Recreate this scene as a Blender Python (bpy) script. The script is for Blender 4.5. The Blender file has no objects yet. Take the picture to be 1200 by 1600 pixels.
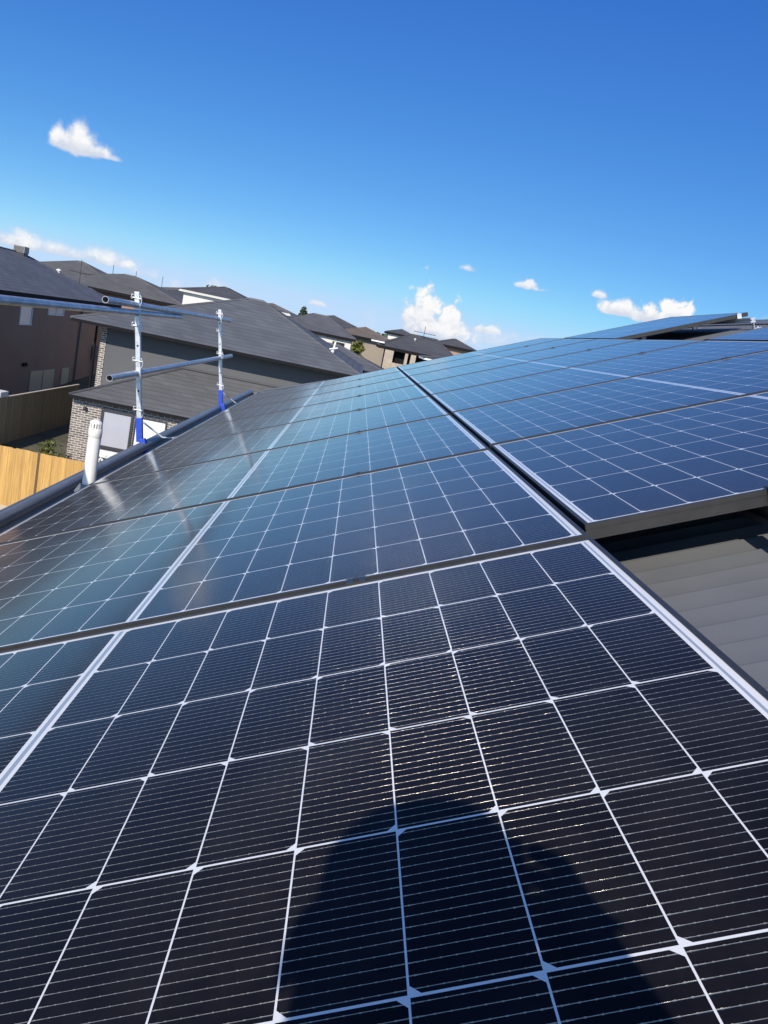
import bpy, bmesh, math, random
from mathutils import Vector, Matrix
random.seed(7)
S = bpy.context.scene
COL = S.collection
R = math.radians
PITCH = R(22.5)
CA, SA = math.cos(PITCH), math.sin(PITCH)

# ---------------------------------------------------------------- camera
FPX = 1246.07                                   # focal length in pixels of a 1200 x 1600 picture
RW = Matrix(((0.97917354, -0.02879722, 0.20097238),
             (0.19023098, -0.215709, -0.9577483),
             (0.07093204, 0.97603296, -0.20573842)))
CAM = Vector((0.31061249, -1.366277, 0.59038351))
cd = bpy.data.cameras.new("camera")
cam = bpy.data.objects.new("camera", cd)
COL.objects.link(cam)
rx, ry, rz = RW[0], RW[1], RW[2]
mw = Matrix(((rx[0], -ry[0], -rz[0], CAM[0]),
             (rx[1], -ry[1], -rz[1], CAM[1]),
             (rx[2], -ry[2], -rz[2], CAM[2]),
             (0, 0, 0, 1)))
cam.matrix_world = mw
cd.sensor_fit = 'AUTO'
cd.sensor_width = 36.0
cd.lens = 36.0 * FPX / 1600.0
cd.clip_start = 0.01
cd.clip_end = 6000
S.camera = cam

# ---------------------------------------------------------------- light, sky, exposure
SUN_TRAVEL = Vector((0.383, 1.35, -0.924)).normalized()
to_sun = -SUN_TRAVEL
SUN_EL = math.asin(to_sun.z)
SUN_AZ = math.atan2(to_sun.x, to_sun.y)         # clockwise from +Y
sl = bpy.data.lights.new("sun", 'SUN')
sl.energy = 4.8
sl.angle = R(0.53)
sl.color = (1.0, 0.915, 0.80)
so = bpy.data.objects.new("sun", sl)
COL.objects.link(so)
so.rotation_euler = SUN_TRAVEL.to_track_quat('-Z', 'Y').to_euler()

S.view_settings.view_transform = 'Standard'
S.view_settings.look = 'None'
S.view_settings.exposure = 0.0
S.view_settings.gamma = 1.0
S.view_settings.use_curve_mapping = False
S.render.film_transparent = False
S.cycles.use_denoising = True
S.cycles.max_bounces = 6
S.cycles.sample_clamp_indirect = 6.0

W = bpy.data.worlds.new("World")
S.world = W
W.use_nodes = True


class G:
    """tiny node-graph writer"""
    def __init__(self, tree):
        self.t = tree
        self.n = tree.nodes
        self.l = tree.links

    def node(self, kind, **kw):
        nd = self.n.new(kind)
        for k, v in kw.items():
            setattr(nd, k, v)
        return nd

    def put(self, sock, v):
        if hasattr(v, 'is_linked') or isinstance(v, bpy.types.NodeSocket):
            self.l.new(v, sock)
        else:
            sock.default_value = v

    def m(self, op, a, b=None, c=None, clamp=False):
        nd = self.node('ShaderNodeMath', operation=op, use_clamp=clamp)
        self.put(nd.inputs[0], a)
        if b is not None:
            self.put(nd.inputs[1], b)
        if c is not None:
            self.put(nd.inputs[2], c)
        return nd.outputs[0]

    def vm(self, op, a, b=None, out=0):
        nd = self.node('ShaderNodeVectorMath', operation=op)
        self.put(nd.inputs[0], a)
        if b is not None:
            if op == 'SCALE':
                self.put(nd.inputs['Scale'], b)
            else:
                self.put(nd.inputs[1], b)
        return nd.outputs[out]

    def dot(self, a, b):
        return self.vm('DOT_PRODUCT', a, b, 'Value')

    def mix(self, f, a, b):
        nd = self.node('ShaderNodeMix', data_type='RGBA')
        self.put(nd.inputs[0], f)
        self.put(nd.inputs[6], a)
        self.put(nd.inputs[7], b)
        return nd.outputs[2]

    def noise(self, vec, scale, detail=4, rough=0.55, out='Fac', dist=0.0):
        nd = self.node('ShaderNodeTexNoise')
        if vec is not None:
            self.put(nd.inputs['Vector'], vec)
        nd.inputs['Scale'].default_value = scale
        nd.inputs['Detail'].default_value = detail
        nd.inputs['Roughness'].default_value = rough
        nd.inputs['Distortion'].default_value = dist
        return nd.outputs[out]

    def smooth(self, x, a, b, lo=0.0, hi=1.0):
        nd = self.node('ShaderNodeMapRange', interpolation_type='SMOOTHSTEP')
        self.put(nd.inputs[0], x)
        nd.inputs[1].default_value = a
        nd.inputs[2].default_value = b
        nd.inputs[3].default_value = lo
        nd.inputs[4].default_value = hi
        return nd.outputs[0]


def c4(c):
    return (c[0], c[1], c[2], 1.0)


def build_sky():
    g = G(W.node_tree)
    g.n.clear()
    out = g.node('ShaderNodeOutputWorld')
    bg = g.node('ShaderNodeBackground')
    sky = g.node('ShaderNodeTexSky', sky_type='NISHITA')
    sky.sun_disc = False
    sky.sun_elevation = SUN_EL
    sky.sun_rotation = SUN_AZ % (2 * math.pi)
    sky.altitude = 100
    sky.air_density = 0.6
    sky.dust_density = 0.0
    sky.ozone_density = 4.0
    d = g.node('ShaderNodeTexCoord').outputs['Generated']
    warp = g.noise(d, 30, 3, 0.5, 'Color')
    dw = g.vm('ADD', d, g.vm('SCALE', g.vm('SUBTRACT', warp, (0.5, 0.5, 0.5)), 0.030))
    fbm = g.noise(dw, 48, 7, 0.55)
    fine = g.noise(d, 150, 4, 0.55)
    n = g.m('ADD', g.m('MULTIPLY', g.m('SUBTRACT', fbm, 0.5), 3.0), g.m('MULTIPLY', g.m('SUBTRACT', fine, 0.5), 0.6))
    # azimuth (from +Y towards +X), elevation of the base, half width, height, opacity, softness, noise weight
    CL = [(-19.85, 7.5, 0.037, 0.030, 1.0, 0.5, 0.30), (-20.0, 7.6, 0.020, 0.044, 1.0, 0.5, 0.30), (-21.0, 7.6, 0.014, 0.028, 1.0, 0.5, 0.3), (-18.6, 7.55, 0.024, 0.016, 1.0, 0.6, 0.3), (-17.8, 7.5, 0.016, 0.008, 0.8, 0.7, 0.3),
          (-20.2, 1.2, 0.05, 0.017, 0.9, 0.8, 0.5),
          (-22.6, 1.15, 0.062, 0.021, 0.95, 0.8, 0.55), (-17.4, 1.25, 0.056, 0.020, 0.92, 0.8, 0.55), (-27.5, 1.1, 0.06, 0.022, 0.9, 0.8, 0.55), (-15.0, 1.0, 0.03, 0.012, 0.5, 1.0, 0.6),
          (-10.6, 0.70, 0.036, 0.022, 0.70, 1.0, 0.7), (-13.2, 0.5, 0.022, 0.018, 0.6, 1.0, 0.7), (-7.5, 0.4, 0.05, 0.016, 0.4, 1.3, 0.7),
          (-3.2, 1.45, 0.015, 0.008, 0.75, 0.7, 0.6), (0.3, 0.6, 0.026, 0.024, 0.45, 1.2, 0.8), (-4.6, 0.3, 0.030, 0.018, 0.35, 1.2, 0.8),
          (3.9, 1.5, 0.031, 0.066, 1.0, 0.42, 0.75), (5.9, 1.6, 0.024, 0.048, 1.0, 0.42, 0.75), (5.2, 1.1, 0.058, 0.026, 0.9, 0.6, 0.7),
          (8.6, 2.05, 0.026, 0.012, 0.85, 0.6, 0.9), (9.4, 1.5, 0.055, 0.026, 0.55, 1.1, 0.7), (12.6, 2.1, 0.034, 0.011, 0.5, 1.0, 0.7),
          (6.4, 5.8, 0.015, 0.009, 0.8, 0.7, 0.8), (10.7, 5.45, 0.024, 0.012, 0.9, 0.6, 0.8),
          (15.5, 5.75, 0.014, 0.010, 0.9, 0.6, 0.5), (17.0, 4.95, 0.036, 0.022, 1.0, 0.45, 0.55), (19.2, 4.9, 0.040, 0.024, 1.0, 0.4, 0.7), (20.4, 5.0, 0.034, 0.032, 1.0, 0.35, 0.7), (22.6, 4.8, 0.034, 0.015, 0.9, 0.5, 0.8),
          (25.6, 5.3, 0.03, 0.018, 0.4, 1.0, 0.8)]
    alpha = None
    shade = None
    for az, el, w, h, op, soft, nw in CL:
        a, e = R(az), R(el)
        c = Vector((math.sin(a) * math.cos(e), math.cos(a) * math.cos(e), math.sin(e)))
        rt = Vector((math.cos(a), -math.sin(a), 0))
        up = rt.cross(c)
        x = g.m('DIVIDE', g.dot(d, tuple(rt)), w)
        y = g.m('DIVIDE', g.dot(d, tuple(up)), h)
        front = g.m('GREATER_THAN', g.dot(d, tuple(c)), 0.5)
        ylow = g.m('MULTIPLY', g.m('MINIMUM', y, 0.0), -4.0)
        yhigh = g.m('MAXIMUM', y, 0.0)
        r2 = g.m('ADD', g.m('MULTIPLY', x, x), g.m('ADD', g.m('MULTIPLY', ylow, ylow), g.m('MULTIPLY', yhigh, yhigh)))
        dens = g.m('ADD', g.m('SUBTRACT', 0.85, g.m('POWER', r2, 0.6)), g.m('MULTIPLY', n, nw))
        al = g.m('MULTIPLY', g.m('MULTIPLY', g.smooth(dens, 0.0, soft), op), front)
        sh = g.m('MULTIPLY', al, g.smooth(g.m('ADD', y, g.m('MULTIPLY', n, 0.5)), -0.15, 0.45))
        alpha = al if alpha is None else g.m('MAXIMUM', alpha, al)
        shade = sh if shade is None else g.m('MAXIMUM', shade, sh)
    # the camera's own rendering of a clear sky: deeper blue, less red
    skc = g.node('ShaderNodeSeparateColor')
    g.l.new(g.vm('SCALE', sky.outputs[0], 0.10), skc.inputs[0])
    ch = []
    for i, (p, k, cap) in enumerate(((1.28, 0.98, 0.52), (0.95, 1.0, 0.72), (0.50, 1.03, 0.98))):
        ch.append(g.m('SMOOTH_MIN', g.m('MULTIPLY', g.m('POWER', skc.outputs[i], p), k), cap, 0.12))
    cmb = g.node('ShaderNodeCombineColor')
    for i in range(3):
        g.l.new(ch[i], cmb.inputs[i])
    # towards the sun the sky stays bright and pale
    toward = g.smooth(g.dot(d, tuple(to_sun)), -0.30, 0.50)
    skyc = g.mix(toward, cmb.outputs[0], g.vm('SCALE', sky.outputs[0], 0.21))
    cl = g.mix(shade, (0.66, 0.71, 0.82, 1), (0.97, 0.97, 0.97, 1))  # cloud light and shade put in as colour: greyer bases, white tops
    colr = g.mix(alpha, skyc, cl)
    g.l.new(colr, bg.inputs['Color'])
    bg.inputs['Strength'].default_value = 1.0
    g.l.new(bg.outputs[0], out.inputs['Surface'])


build_sky()


# ---------------------------------------------------------------- helpers
def P(u, v, h):
    """point in the tilted roof frame (u up the slope, v along the gutter, h off the panels) -> world"""
    return Vector((u * CA - h * SA, v, u * SA + h * CA))


def mat(name, base, rough=0.6, metal=0.0, noise=0.0, nscale=8.0, spec=0.5, bump=0.0, bscale=40.0):
    m = bpy.data.materials.new(name)
    m.use_nodes = True
    g = G(m.node_tree)
    b = g.n['Principled BSDF']
    b.inputs['Roughness'].default_value = rough
    b.inputs['Metallic'].default_value = metal
    b.inputs['Specular IOR Level'].default_value = spec
    co = g.node('ShaderNodeTexCoord').outputs['Object']
    if noise:
        f = g.noise(co, nscale, 6, 0.6)
        lo = tuple(max(0, x * (1 - noise)) for x in base)
        hi = tuple(min(1, x * (1 + noise)) for x in base)
        g.l.new(g.mix(g.smooth(f, 0.3, 0.7), c4(lo), c4(hi)), b.inputs['Base Color'])
    else:
        b.inputs['Base Color'].default_value = c4(base)
    if bump:
        bp = g.node('ShaderNodeBump')
        bp.inputs['Strength'].default_value = bump
        bp.inputs['Distance'].default_value = 0.02
        g.l.new(g.noise(co, bscale, 5, 0.6), bp.inputs['Height'])
        g.l.new(bp.outputs[0], b.inputs['Normal'])
    return m


def link(o, parent=None):
    COL.objects.link(o)
    if parent is not None:
        o.parent = parent
    return o


def empty(name, label=None, cat=None, loc=(0, 0, 0), rot=(0, 0, 0), group=None):
    o = bpy.data.objects.new(name, None)
    link(o)
    o.location = loc
    o.rotation_euler = rot
    o.empty_display_size = 0.2
    tag(o, label, cat, group)
    return o


def tag(o, label=None, cat=None, group=None, kind=None):
    if label:
        o['label'] = label
    if cat:
        o['category'] = cat
    if group:
        o['group'] = group
    if kind:
        o['kind'] = kind
    return o


class MB:
    def __init__(self):
        self.v, self.f, self.s, self.mi = [], [], [], []

    def add(self, verts, faces, smooth=False, mi=0):
        k = len(self.v)
        self.v += [tuple(p) for p in verts]
        for f in faces:
            self.f.append(tuple(i + k for i in f))
            self.s.append(smooth)
            self.mi.append(mi)

    def box(self, x0, x1, y0, y1, z0, z1, mi=0):
        vs = [(x, y, z) for z in (z0, z1) for y in (y0, y1) for x in (x0, x1)]
        self.add(vs, [(0, 2, 3, 1), (4, 5, 7, 6), (0, 1, 5, 4), (2, 6, 7, 3), (0, 4, 6, 2), (1, 3, 7, 5)], False, mi)

    def beam(self, a, b, w, t, side=Vector((0, 1, 0)), mi=0):
        """rectangular bar from a to b: w along side, t across"""
        a, b = Vector(a), Vector(b)
        ax = (b - a).normalized()
        sd = (side - ax * side.dot(ax)).normalized()
        up = ax.cross(sd)
        vs = []
        for p in (a, b):
            for i, j in ((-1, -1), (1, -1), (1, 1), (-1, 1)):
                vs.append(p + sd * (w / 2 * i) + up * (t / 2 * j))
        self.add(vs, [(3, 2, 1, 0), (4, 5, 6, 7), (0, 1, 5, 4), (1, 2, 6, 5), (2, 3, 7, 6), (3, 0, 4, 7)], False, mi)

    def tube(self, pts, r, n=14, cap=True, inner=None, mi=0):
        pts = [Vector(p) for p in pts]
        rs = r if isinstance(r, (list, tuple)) else [r] * len(pts)
        ax0 = (pts[1] - pts[0]).normalized()
        ref = Vector((0, 0, 1)) if abs(ax0.z) < 0.9 else Vector((1, 0, 0))
        nrm = ax0.cross(ref).normalized()
        rings = []
        for i, p in enumerate(pts):
            if i == 0:
                ax = pts[1] - pts[0]
            elif i == len(pts) - 1:
                ax = pts[-1] - pts[-2]
            else:
                ax = pts[i + 1] - pts[i - 1]
            ax.normalize()
            nrm = (nrm - ax * nrm.dot(ax)).normalized()
            bn = ax.cross(nrm)
            rings.append([p + (nrm * math.cos(2 * math.pi * k / n) + bn * math.sin(2 * math.pi * k / n)) * rs[i] for k in range(n)])
        vs = [q for rg in rings for q in rg]
        fs = []
        for i in range(len(rings) - 1):
            for k in range(n):
                fs.append((i * n + k, i * n + (k + 1) % n, (i + 1) * n + (k + 1) % n, (i + 1) * n + k))
        self.add(vs, fs, True, mi)
        L = len(rings)
        if inner:
            for i, sgn in ((0, 1), (L - 1, -1)):
                p = pts[i]
                ax = ((pts[1] - pts[0]) if i == 0 else (pts[-1] - pts[-2])).normalized() * sgn
                rim = rings[i]
                inn = [p + (q - p) * (inner / rs[i]) for q in rim]
                deep = [q + ax * 0.25 for q in inn]
                vs = rim + inn + deep
                fs = []
                for k in range(n):
                    k2 = (k + 1) % n
                    fs.append((k, k2, n + k2, n + k))
                    fs.append((n + k, n + k2, 2 * n + k2, 2 * n + k))
                fs.append(tuple(2 * n + k for k in range(n)))
                self.add(vs, fs, False, mi)
        elif cap:
            self.add(rings[0], [tuple(range(n))], False, mi)
            self.add(rings[-1], [tuple(reversed(range(n)))], False, mi)

    def build(self, name, m, parent=None, bevel=0.0):
        me = bpy.data.meshes.new(name)
        me.from_pydata(self.v, [], self.f)
        me.polygons.foreach_set('use_smooth', self.s)
        ms = m if isinstance(m, (list, tuple)) else [m]
        for x in ms:
            me.materials.append(x)
        if len(ms) > 1:
            me.polygons.foreach_set('material_index', self.mi)
        bm = bmesh.new()
        bm.from_mesh(me)
        bmesh.ops.recalc_face_normals(bm, faces=bm.faces)
        bm.to_mesh(me)
        bm.free()
        me.update()
        o = bpy.data.objects.new(name, me)
        link(o, parent)
        if bevel:
            md = o.modifiers.new("bevel", 'BEVEL')
            md.width = bevel
            md.segments = 2
            md.limit_method = 'ANGLE'
        return o


def copy_tree(o, parent=None):
    c = o.copy()
    link(c, parent)
    for ch in list(o.children):
        copy_tree(ch, c)
    return c


# ---------------------------------------------------------------- materials
PL, PW = 1.722, 1.134          # solar panel: long side up the slope, short side along the gutter
LIP = 0.0080


def panel_glass_material():
    m = bpy.data.materials.new("solar_cells_under_glass")
    m.use_nodes = True
    g = G(m.node_tree)
    b = g.n['Principled BSDF']
    outn = g.n['Material Output']
    co = g.node('ShaderNodeTexCoord').outputs['Object']
    sp = g.node('ShaderNodeSeparateXYZ')
    g.l.new(co, sp.inputs[0])
    x, y = sp.outputs[0], sp.outputs[1]
    CW, CH = 0.0920, 0.1835
    ax = g.m('ABSOLUTE', x)
    xs = g.m('SUBTRACT', ax, 0.0095)
    cx = g.m('DIVIDE', xs, CW)
    ci = g.m('FLOOR', cx)
    fx = g.m('MULTIPLY', g.m('SUBTRACT', cx, ci), CW)
    ys = g.m('SUBTRACT', 3 * CH, y)              # row 0 is the far one
    cy = g.m('DIVIDE', ys, CH)
    ri = g.m('FLOOR', cy)
    fy = g.m('MULTIPLY', g.m('SUBTRACT', cy, ri), CH)
    dxl, dxr = fx, g.m('SUBTRACT', CW, fx)
    dx = g.m('MINIMUM', dxl, dxr)
    dy = g.m('MINIMUM', fy, g.m('SUBTRACT', CH, fy))
    inside = g.m('MULTIPLY', g.m('GREATER_THAN', xs, 0.0), g.m('LESS_THAN', xs, 9 * CW))
    inside = g.m('MULTIPLY', inside, g.m('LESS_THAN', g.m('ABSOLUTE', y), 3 * CH))
    gap = g.m('MULTIPLY', g.m('GREATER_THAN', dx, 0.00085), g.m('GREATER_THAN', dy, 0.00125))
    odd = g.m('FLOORED_MODULO', ri, 2.0)
    ds = g.m('ADD', g.m('MULTIPLY', dxl, g.m('SUBTRACT', 1.0, odd)), g.m('MULTIPLY', dxr, odd))
    cham = g.m('GREATER_THAN', g.m('ADD', ds, dy), 0.0098)
    cell = g.m('MULTIPLY', g.m('MULTIPLY', inside, gap), cham)
    # sixteen round wires per cell, running up the slope from cell to cell
    BP = CH / 16.0
    wy = g.m('DIVIDE', fy, BP)
    wi = g.m('FLOOR', wy)
    wt = g.m('MULTIPLY', g.m('SUBTRACT', g.m('SUBTRACT', wy, wi), 0.5), BP)
    # solder pads along the wire, wider than the wire
    comb = g.node('ShaderNodeCombineXYZ')
    g.l.new(ci, comb.inputs[0])
    g.l.new(g.m('ADD', g.m('MULTIPLY', ri, 16.0), wi), comb.inputs[1])
    oi = g.node('ShaderNodeObjectInfo')
    g.l.new(oi.outputs['Random'], comb.inputs[2])
    wn = g.node('ShaderNodeTexWhiteNoise')
    wn.noise_dimensions = '3D'
    g.l.new(comb.outputs[0], wn.inputs['Vector'])
    rnd = wn.outputs['Value']
    pp = g.m('ADD', g.m('DIVIDE', fx, 0.0112), g.m('MULTIPLY', rnd, 0.35))
    pd = g.m('ABSOLUTE', g.m('SUBTRACT', g.m('FRACT', pp), 0.5))
    pad = g.m('LESS_THAN', pd, 0.07)
    near_edge = g.m('LESS_THAN', dx, 0.0095)
    half = g.m('ADD', 0.00032, g.m('ADD', g.m('MULTIPLY', pad, 0.00030), g.m('MULTIPLY', near_edge, 0.00016)))
    wire = g.m('MULTIPLY', g.m('LESS_THAN', g.m('ABSOLUTE', wt), half), cell)
    # ribbon up the middle gap and down both outer ends
    rib = g.m('LESS_THAN', ax, 0.0036)
    rib2 = g.m('LESS_THAN', g.m('ABSOLUTE', g.m('SUBTRACT', xs, 9 * CW + 0.0058)), 0.0018)
    ribbon = g.m('MULTIPLY', g.m('MAXIMUM', rib, rib2), g.m('LESS_THAN', g.m('ABSOLUTE', y), 3 * CH))
    # cells: blue black, each a touch different
    cc = g.node('ShaderNodeCombineXYZ')
    g.l.new(g.m('ADD', ci, g.m('MULTIPLY', g.m('SIGN', x), 20.0)), cc.inputs[0])
    g.l.new(ri, cc.inputs[1])
    g.l.new(oi.outputs['Random'], cc.inputs[2])
    w2 = g.node('ShaderNodeTexWhiteNoise')
    w2.noise_dimensions = '3D'
    g.l.new(cc.outputs[0], w2.inputs['Vector'])
    cellc = g.mix(w2.outputs['Value'], (0.0040, 0.0043, 0.0075, 1), (0.0068, 0.0068, 0.0100, 1))
    dust = g.smooth(g.noise(co, 4.0, 7, 0.68), 0.42, 0.78, 0.0, 0.013)
    cellc = g.vm('ADD', cellc, g.vm('SCALE', (1.0, 0.92, 0.80), dust))
    # dried drops and specks of grit
    vo = g.node('ShaderNodeTexVoronoi')
    vo.inputs['Scale'].default_value = 26.0
    g.l.new(g.vm('ADD', co, g.vm('SCALE', g.noise(co, 60.0, 2, 0.5, 'Color'), 0.01)), vo.inputs['Vector'])
    vsep = g.node('ShaderNodeSeparateColor')
    g.l.new(vo.outputs['Color'], vsep.inputs[0])
    speck = g.m('MULTIPLY', g.m('LESS_THAN', vo.outputs['Distance'], g.m('MULTIPLY', vsep.outputs[1], 0.055)), g.m('GREATER_THAN', vsep.outputs[0], 0.90))
    cellc = g.mix(g.m('MULTIPLY', speck, 0.5), cellc, (0.30, 0.28, 0.25, 1))
    base = g.mix(cell, (0.82, 0.82, 0.80, 1), cellc)
    base = g.mix(wire, base, (0.46, 0.42, 0.35, 1))
    base = g.mix(ribbon, base, (0.33, 0.37, 0.42, 1))
    g.l.new(base, b.inputs['Base Color'])
    g.l.new(g.m('MULTIPLY', wire, 0.62), b.inputs['Metallic'])
    g.l.new(g.m('ADD', 0.5, g.m('MULTIPLY', wire, -0.31)), b.inputs['Roughness'])
    g.l.new(g.m('SUBTRACT', 1.0, cell), b.inputs['Specular IOR Level'])
    b.inputs['Specular IOR Level'].default_value = 0.0
    # normal of the round wire
    t = g.m('MULTIPLY', g.m('DIVIDE', wt, half), 0.92)
    t = g.m('MAXIMUM', g.m('MINIMUM', t, 0.95), -0.95)
    nv = g.node('ShaderNodeCombineXYZ')
    wob = g.m('MULTIPLY', g.m('SUBTRACT', g.noise(co, 110.0, 2, 0.5), 0.5), 0.26)
    g.l.new(g.m('MULTIPLY', wire, wob), nv.inputs[0])
    g.l.new(g.m('MULTIPLY', g.m('MULTIPLY', t, wire), 1.0), nv.inputs[1])
    g.l.new(g.m('SQRT', g.m('SUBTRACT', 1.0, g.m('MULTIPLY', g.m('MULTIPLY', t, t), wire))), nv.inputs[2])
    vt = g.node('ShaderNodeVectorTransform', vector_type='NORMAL', convert_from='OBJECT', convert_to='WORLD')
    g.l.new(nv.outputs[0], vt.inputs[0])
    g.l.new(g.vm('NORMALIZE', vt.outputs[0]), b.inputs['Normal'])
    # the cover glass, finely textured
    b.inputs['Sheen Weight'].default_value = 0.055
    b.inputs['Sheen Roughness'].default_value = 0.45
    lw = g.node('ShaderNodeLayerWeight')
    lw.inputs['Blend'].default_value = 0.5
    # anti-reflective cover glass: little mirror when looked at steeply, nearly all of it at a graze
    g.l.new(g.smooth(lw.outputs['Facing'], 0.36, 0.80, 0.20, 1.0), b.inputs['Coat Weight'])
    b.inputs['Coat IOR'].default_value = 1.42
    rv = g.noise(co, 2.2, 4, 0.6)
    g.l.new(g.smooth(rv, 0.3, 0.7, 0.085, 0.12), b.inputs['Coat Roughness'])
    bp = g.node('ShaderNodeBump')
    bp.inputs['Strength'].default_value = 0.02
    bp.inputs['Distance'].default_value = 0.001
    g.l.new(g.noise(co, 900.0, 2, 0.5), bp.inputs['Height'])
    g.l.new(bp.outputs[0], b.inputs['Coat Normal'])
    return m


def brick_material(name, c1, c2, mortar, swap=None):
    m = bpy.data.materials.new(name)
    m.use_nodes = True
    g = G(m.node_tree)
    b = g.n['Principled BSDF']
    b.inputs['Roughness'].default_value = 0.85
    co = g.node('ShaderNodeTexCoord').outputs['Object']
    sp = g.node('ShaderNodeSeparateXYZ')
    g.l.new(co, sp.inputs[0])
    cb = g.node('ShaderNodeCombineXYZ')
    g.l.new(g.m('ADD', sp.outputs[0], sp.outputs[1]), cb.inputs[0])
    g.l.new(sp.outputs[2], cb.inputs[1])
    br = g.node('ShaderNodeTexBrick')
    g.l.new(cb.outputs[0], br.inputs['Vector'])
    br.inputs['Scale'].default_value = 1.0
    br.inputs['Brick Width'].default_value = 0.24
    br.inputs['Row Height'].default_value = 0.086
    br.inputs['Mortar Size'].default_value = 0.012
    br.inputs['Mortar Smooth'].default_value = 0.1
    br.inputs['Color1'].default_value = c4(c1)
    br.inputs['Color2'].default_value = c4(c2)
    br.inputs['Mortar'].default_value = c4(mortar)
    f = g.noise(co, 3.0, 5, 0.6)
    g.l.new(g.mix(g.smooth(f, 0.3, 0.75, 0.0, 0.25), br.outputs['Color'], (0.10, 0.09, 0.08, 1)), b.inputs['Base Color'])
    return m


def tile_material(name, c):
    """flat concrete roof tiles: courses by height, slight blotches"""
    m = bpy.data.materials.new(name)
    m.use_nodes = True
    g = G(m.node_tree)
    b = g.n['Principled BSDF']
    b.inputs['Roughness'].default_value = 0.72
    co = g.node('ShaderNodeTexCoord').outputs['Object']
    sp = g.node('ShaderNodeSeparateXYZ')
    g.l.new(co, sp.inputs[0])
    cz = g.m('DIVIDE', sp.outputs[2], 0.125)
    fz = g.m('FRACT', cz)
    row = g.m('FLOOR', cz)
    line = g.smooth(fz, 0.0, 0.22, 0.55, 1.0)
    cc = g.node('ShaderNodeCombineXYZ')
    g.l.new(g.m('FLOOR', g.m('ADD', g.m('DIVIDE', g.m('ADD', sp.outputs[0], sp.outputs[1]), 0.42), g.m('MULTIPLY', row, 0.5))), cc.inputs[0])
    g.l.new(row, cc.inputs[1])
    wn = g.node('ShaderNodeTexWhiteNoise')
    wn.noise_dimensions = '3D'
    g.l.new(cc.outputs[0], wn.inputs['Vector'])
    k = g.m('MULTIPLY', line, g.m('ADD', 0.88, g.m('MULTIPLY', wn.outputs['Value'], 0.2)))
    k = g.m('MULTIPLY', k, g.smooth(g.noise(co, 0.5, 5, 0.6), 0.3, 0.7, 0.88, 1.1))
    g.l.new(g.vm('SCALE', c, k), b.inputs['Base Color'])
    return m


M = {}
M['glass'] = panel_glass_material()
M['frame'] = mat('black_anodised_aluminium', (0.044, 0.043, 0.041), 0.42, 0.2, 0.12, 30)
M['clamp'] = mat('black_clamp_metal', (0.05, 0.05, 0.052), 0.4, 0.4)
M['alu'] = mat('mill_aluminium', (0.72, 0.73, 0.74), 0.35, 0.6, 0.06, 20)
M['galv'] = mat('galvanised_steel', (0.60, 0.62, 0.64), 0.42, 0.55, 0.14, 26)
M['galv_tube'] = mat('weathered_galvanised_tube', (0.44, 0.46, 0.49), 0.36, 0.55, 0.22, 14)
M['blue'] = mat('blue_painted_steel', (0.02, 0.07, 0.48), 0.4, 0.0, 0.15, 30)
M['pvc'] = mat('white_pvc', (0.80, 0.79, 0.75), 0.4, 0.0, 0.05, 12)
M['pvc_dark'] = mat('vent_inner_sleeve', (0.22, 0.22, 0.21), 0.8)
M['colorbond'] = mat('dark_grey_steel_roofing', (0.150, 0.156, 0.162), 0.5, 0.0, 0.10, 3.0, 0.5)
M['gutter'] = mat('slate_grey_painted_gutter', (0.150, 0.156, 0.165), 0.36, 0.0, 0.12, 6.0)
M['ownbrick'] = brick_material('own_wall_brick', (0.22, 0.17, 0.14), (0.30, 0.24, 0.20), (0.45, 0.43, 0.40))
M['palebrick'] = brick_material('mixed_grey_brick', (0.085, 0.068, 0.058), (0.25, 0.21, 0.18), (0.64, 0.60, 0.54))
M['orangebrick'] = brick_material('orange_brown_brick', (0.36, 0.20, 0.12), (0.42, 0.25, 0.16), (0.45, 0.38, 0.30))
M['beigebrick'] = brick_material('beige_brick', (0.42, 0.34, 0.24), (0.50, 0.41, 0.30), (0.5, 0.45, 0.38))
M['brownwall'] = mat('chocolate_brown_render', (0.31, 0.185, 0.125), 0.8, 0, 0.08, 0.7)
M['greywall'] = mat('mid_grey_render', (0.108, 0.110, 0.114), 0.8, 0, 0.05, 0.8)
M['whitewall'] = mat('cream_white_render', (0.72, 0.70, 0.64), 0.8, 0, 0.05, 0.8)
M['tanwall'] = mat('tan_render', (0.30, 0.25, 0.19), 0.8, 0, 0.06, 0.8)
M['tile_grey'] = tile_material('dark_grey_roof_tiles', (0.112, 0.118, 0.130))
M['tile_warm'] = tile_material('brown_grey_roof_tiles', (0.122, 0.118, 0.112))
M['tile_low'] = tile_material('warm_grey_roof_tiles', (0.116, 0.117, 0.120))
M['tile_brown'] = tile_material('brown_roof_tiles', (0.17, 0.135, 0.11))
M['tile_dark'] = tile_material('charcoal_roof_tiles', (0.080, 0.080, 0.085))
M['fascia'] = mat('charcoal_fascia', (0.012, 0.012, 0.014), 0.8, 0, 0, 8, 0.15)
M['palefascia'] = mat('cream_fascia', (0.62, 0.60, 0.55), 0.5)
M['pane'] = mat('window_glass', (0.02, 0.025, 0.03), 0.06)
M['blindpane'] = mat('pane_with_pale_blind', (0.45, 0.46, 0.50), 0.25, 0, 0.03, 2)
M['whiteblind'] = mat('pane_with_white_blind', (0.80, 0.82, 0.82), 0.25, 0, 0.03, 2)
M['tanpane'] = mat('pane_with_tan_blind', (0.60, 0.48, 0.30), 0.3)
M['palepane'] = mat('frosted_pane', (0.50, 0.55, 0.58), 0.25)
M['darkframe'] = mat('dark_window_frame', (0.045, 0.045, 0.05), 0.45)
M['whitepaint'] = mat('white_paint', (0.8, 0.8, 0.78), 0.5)


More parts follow.
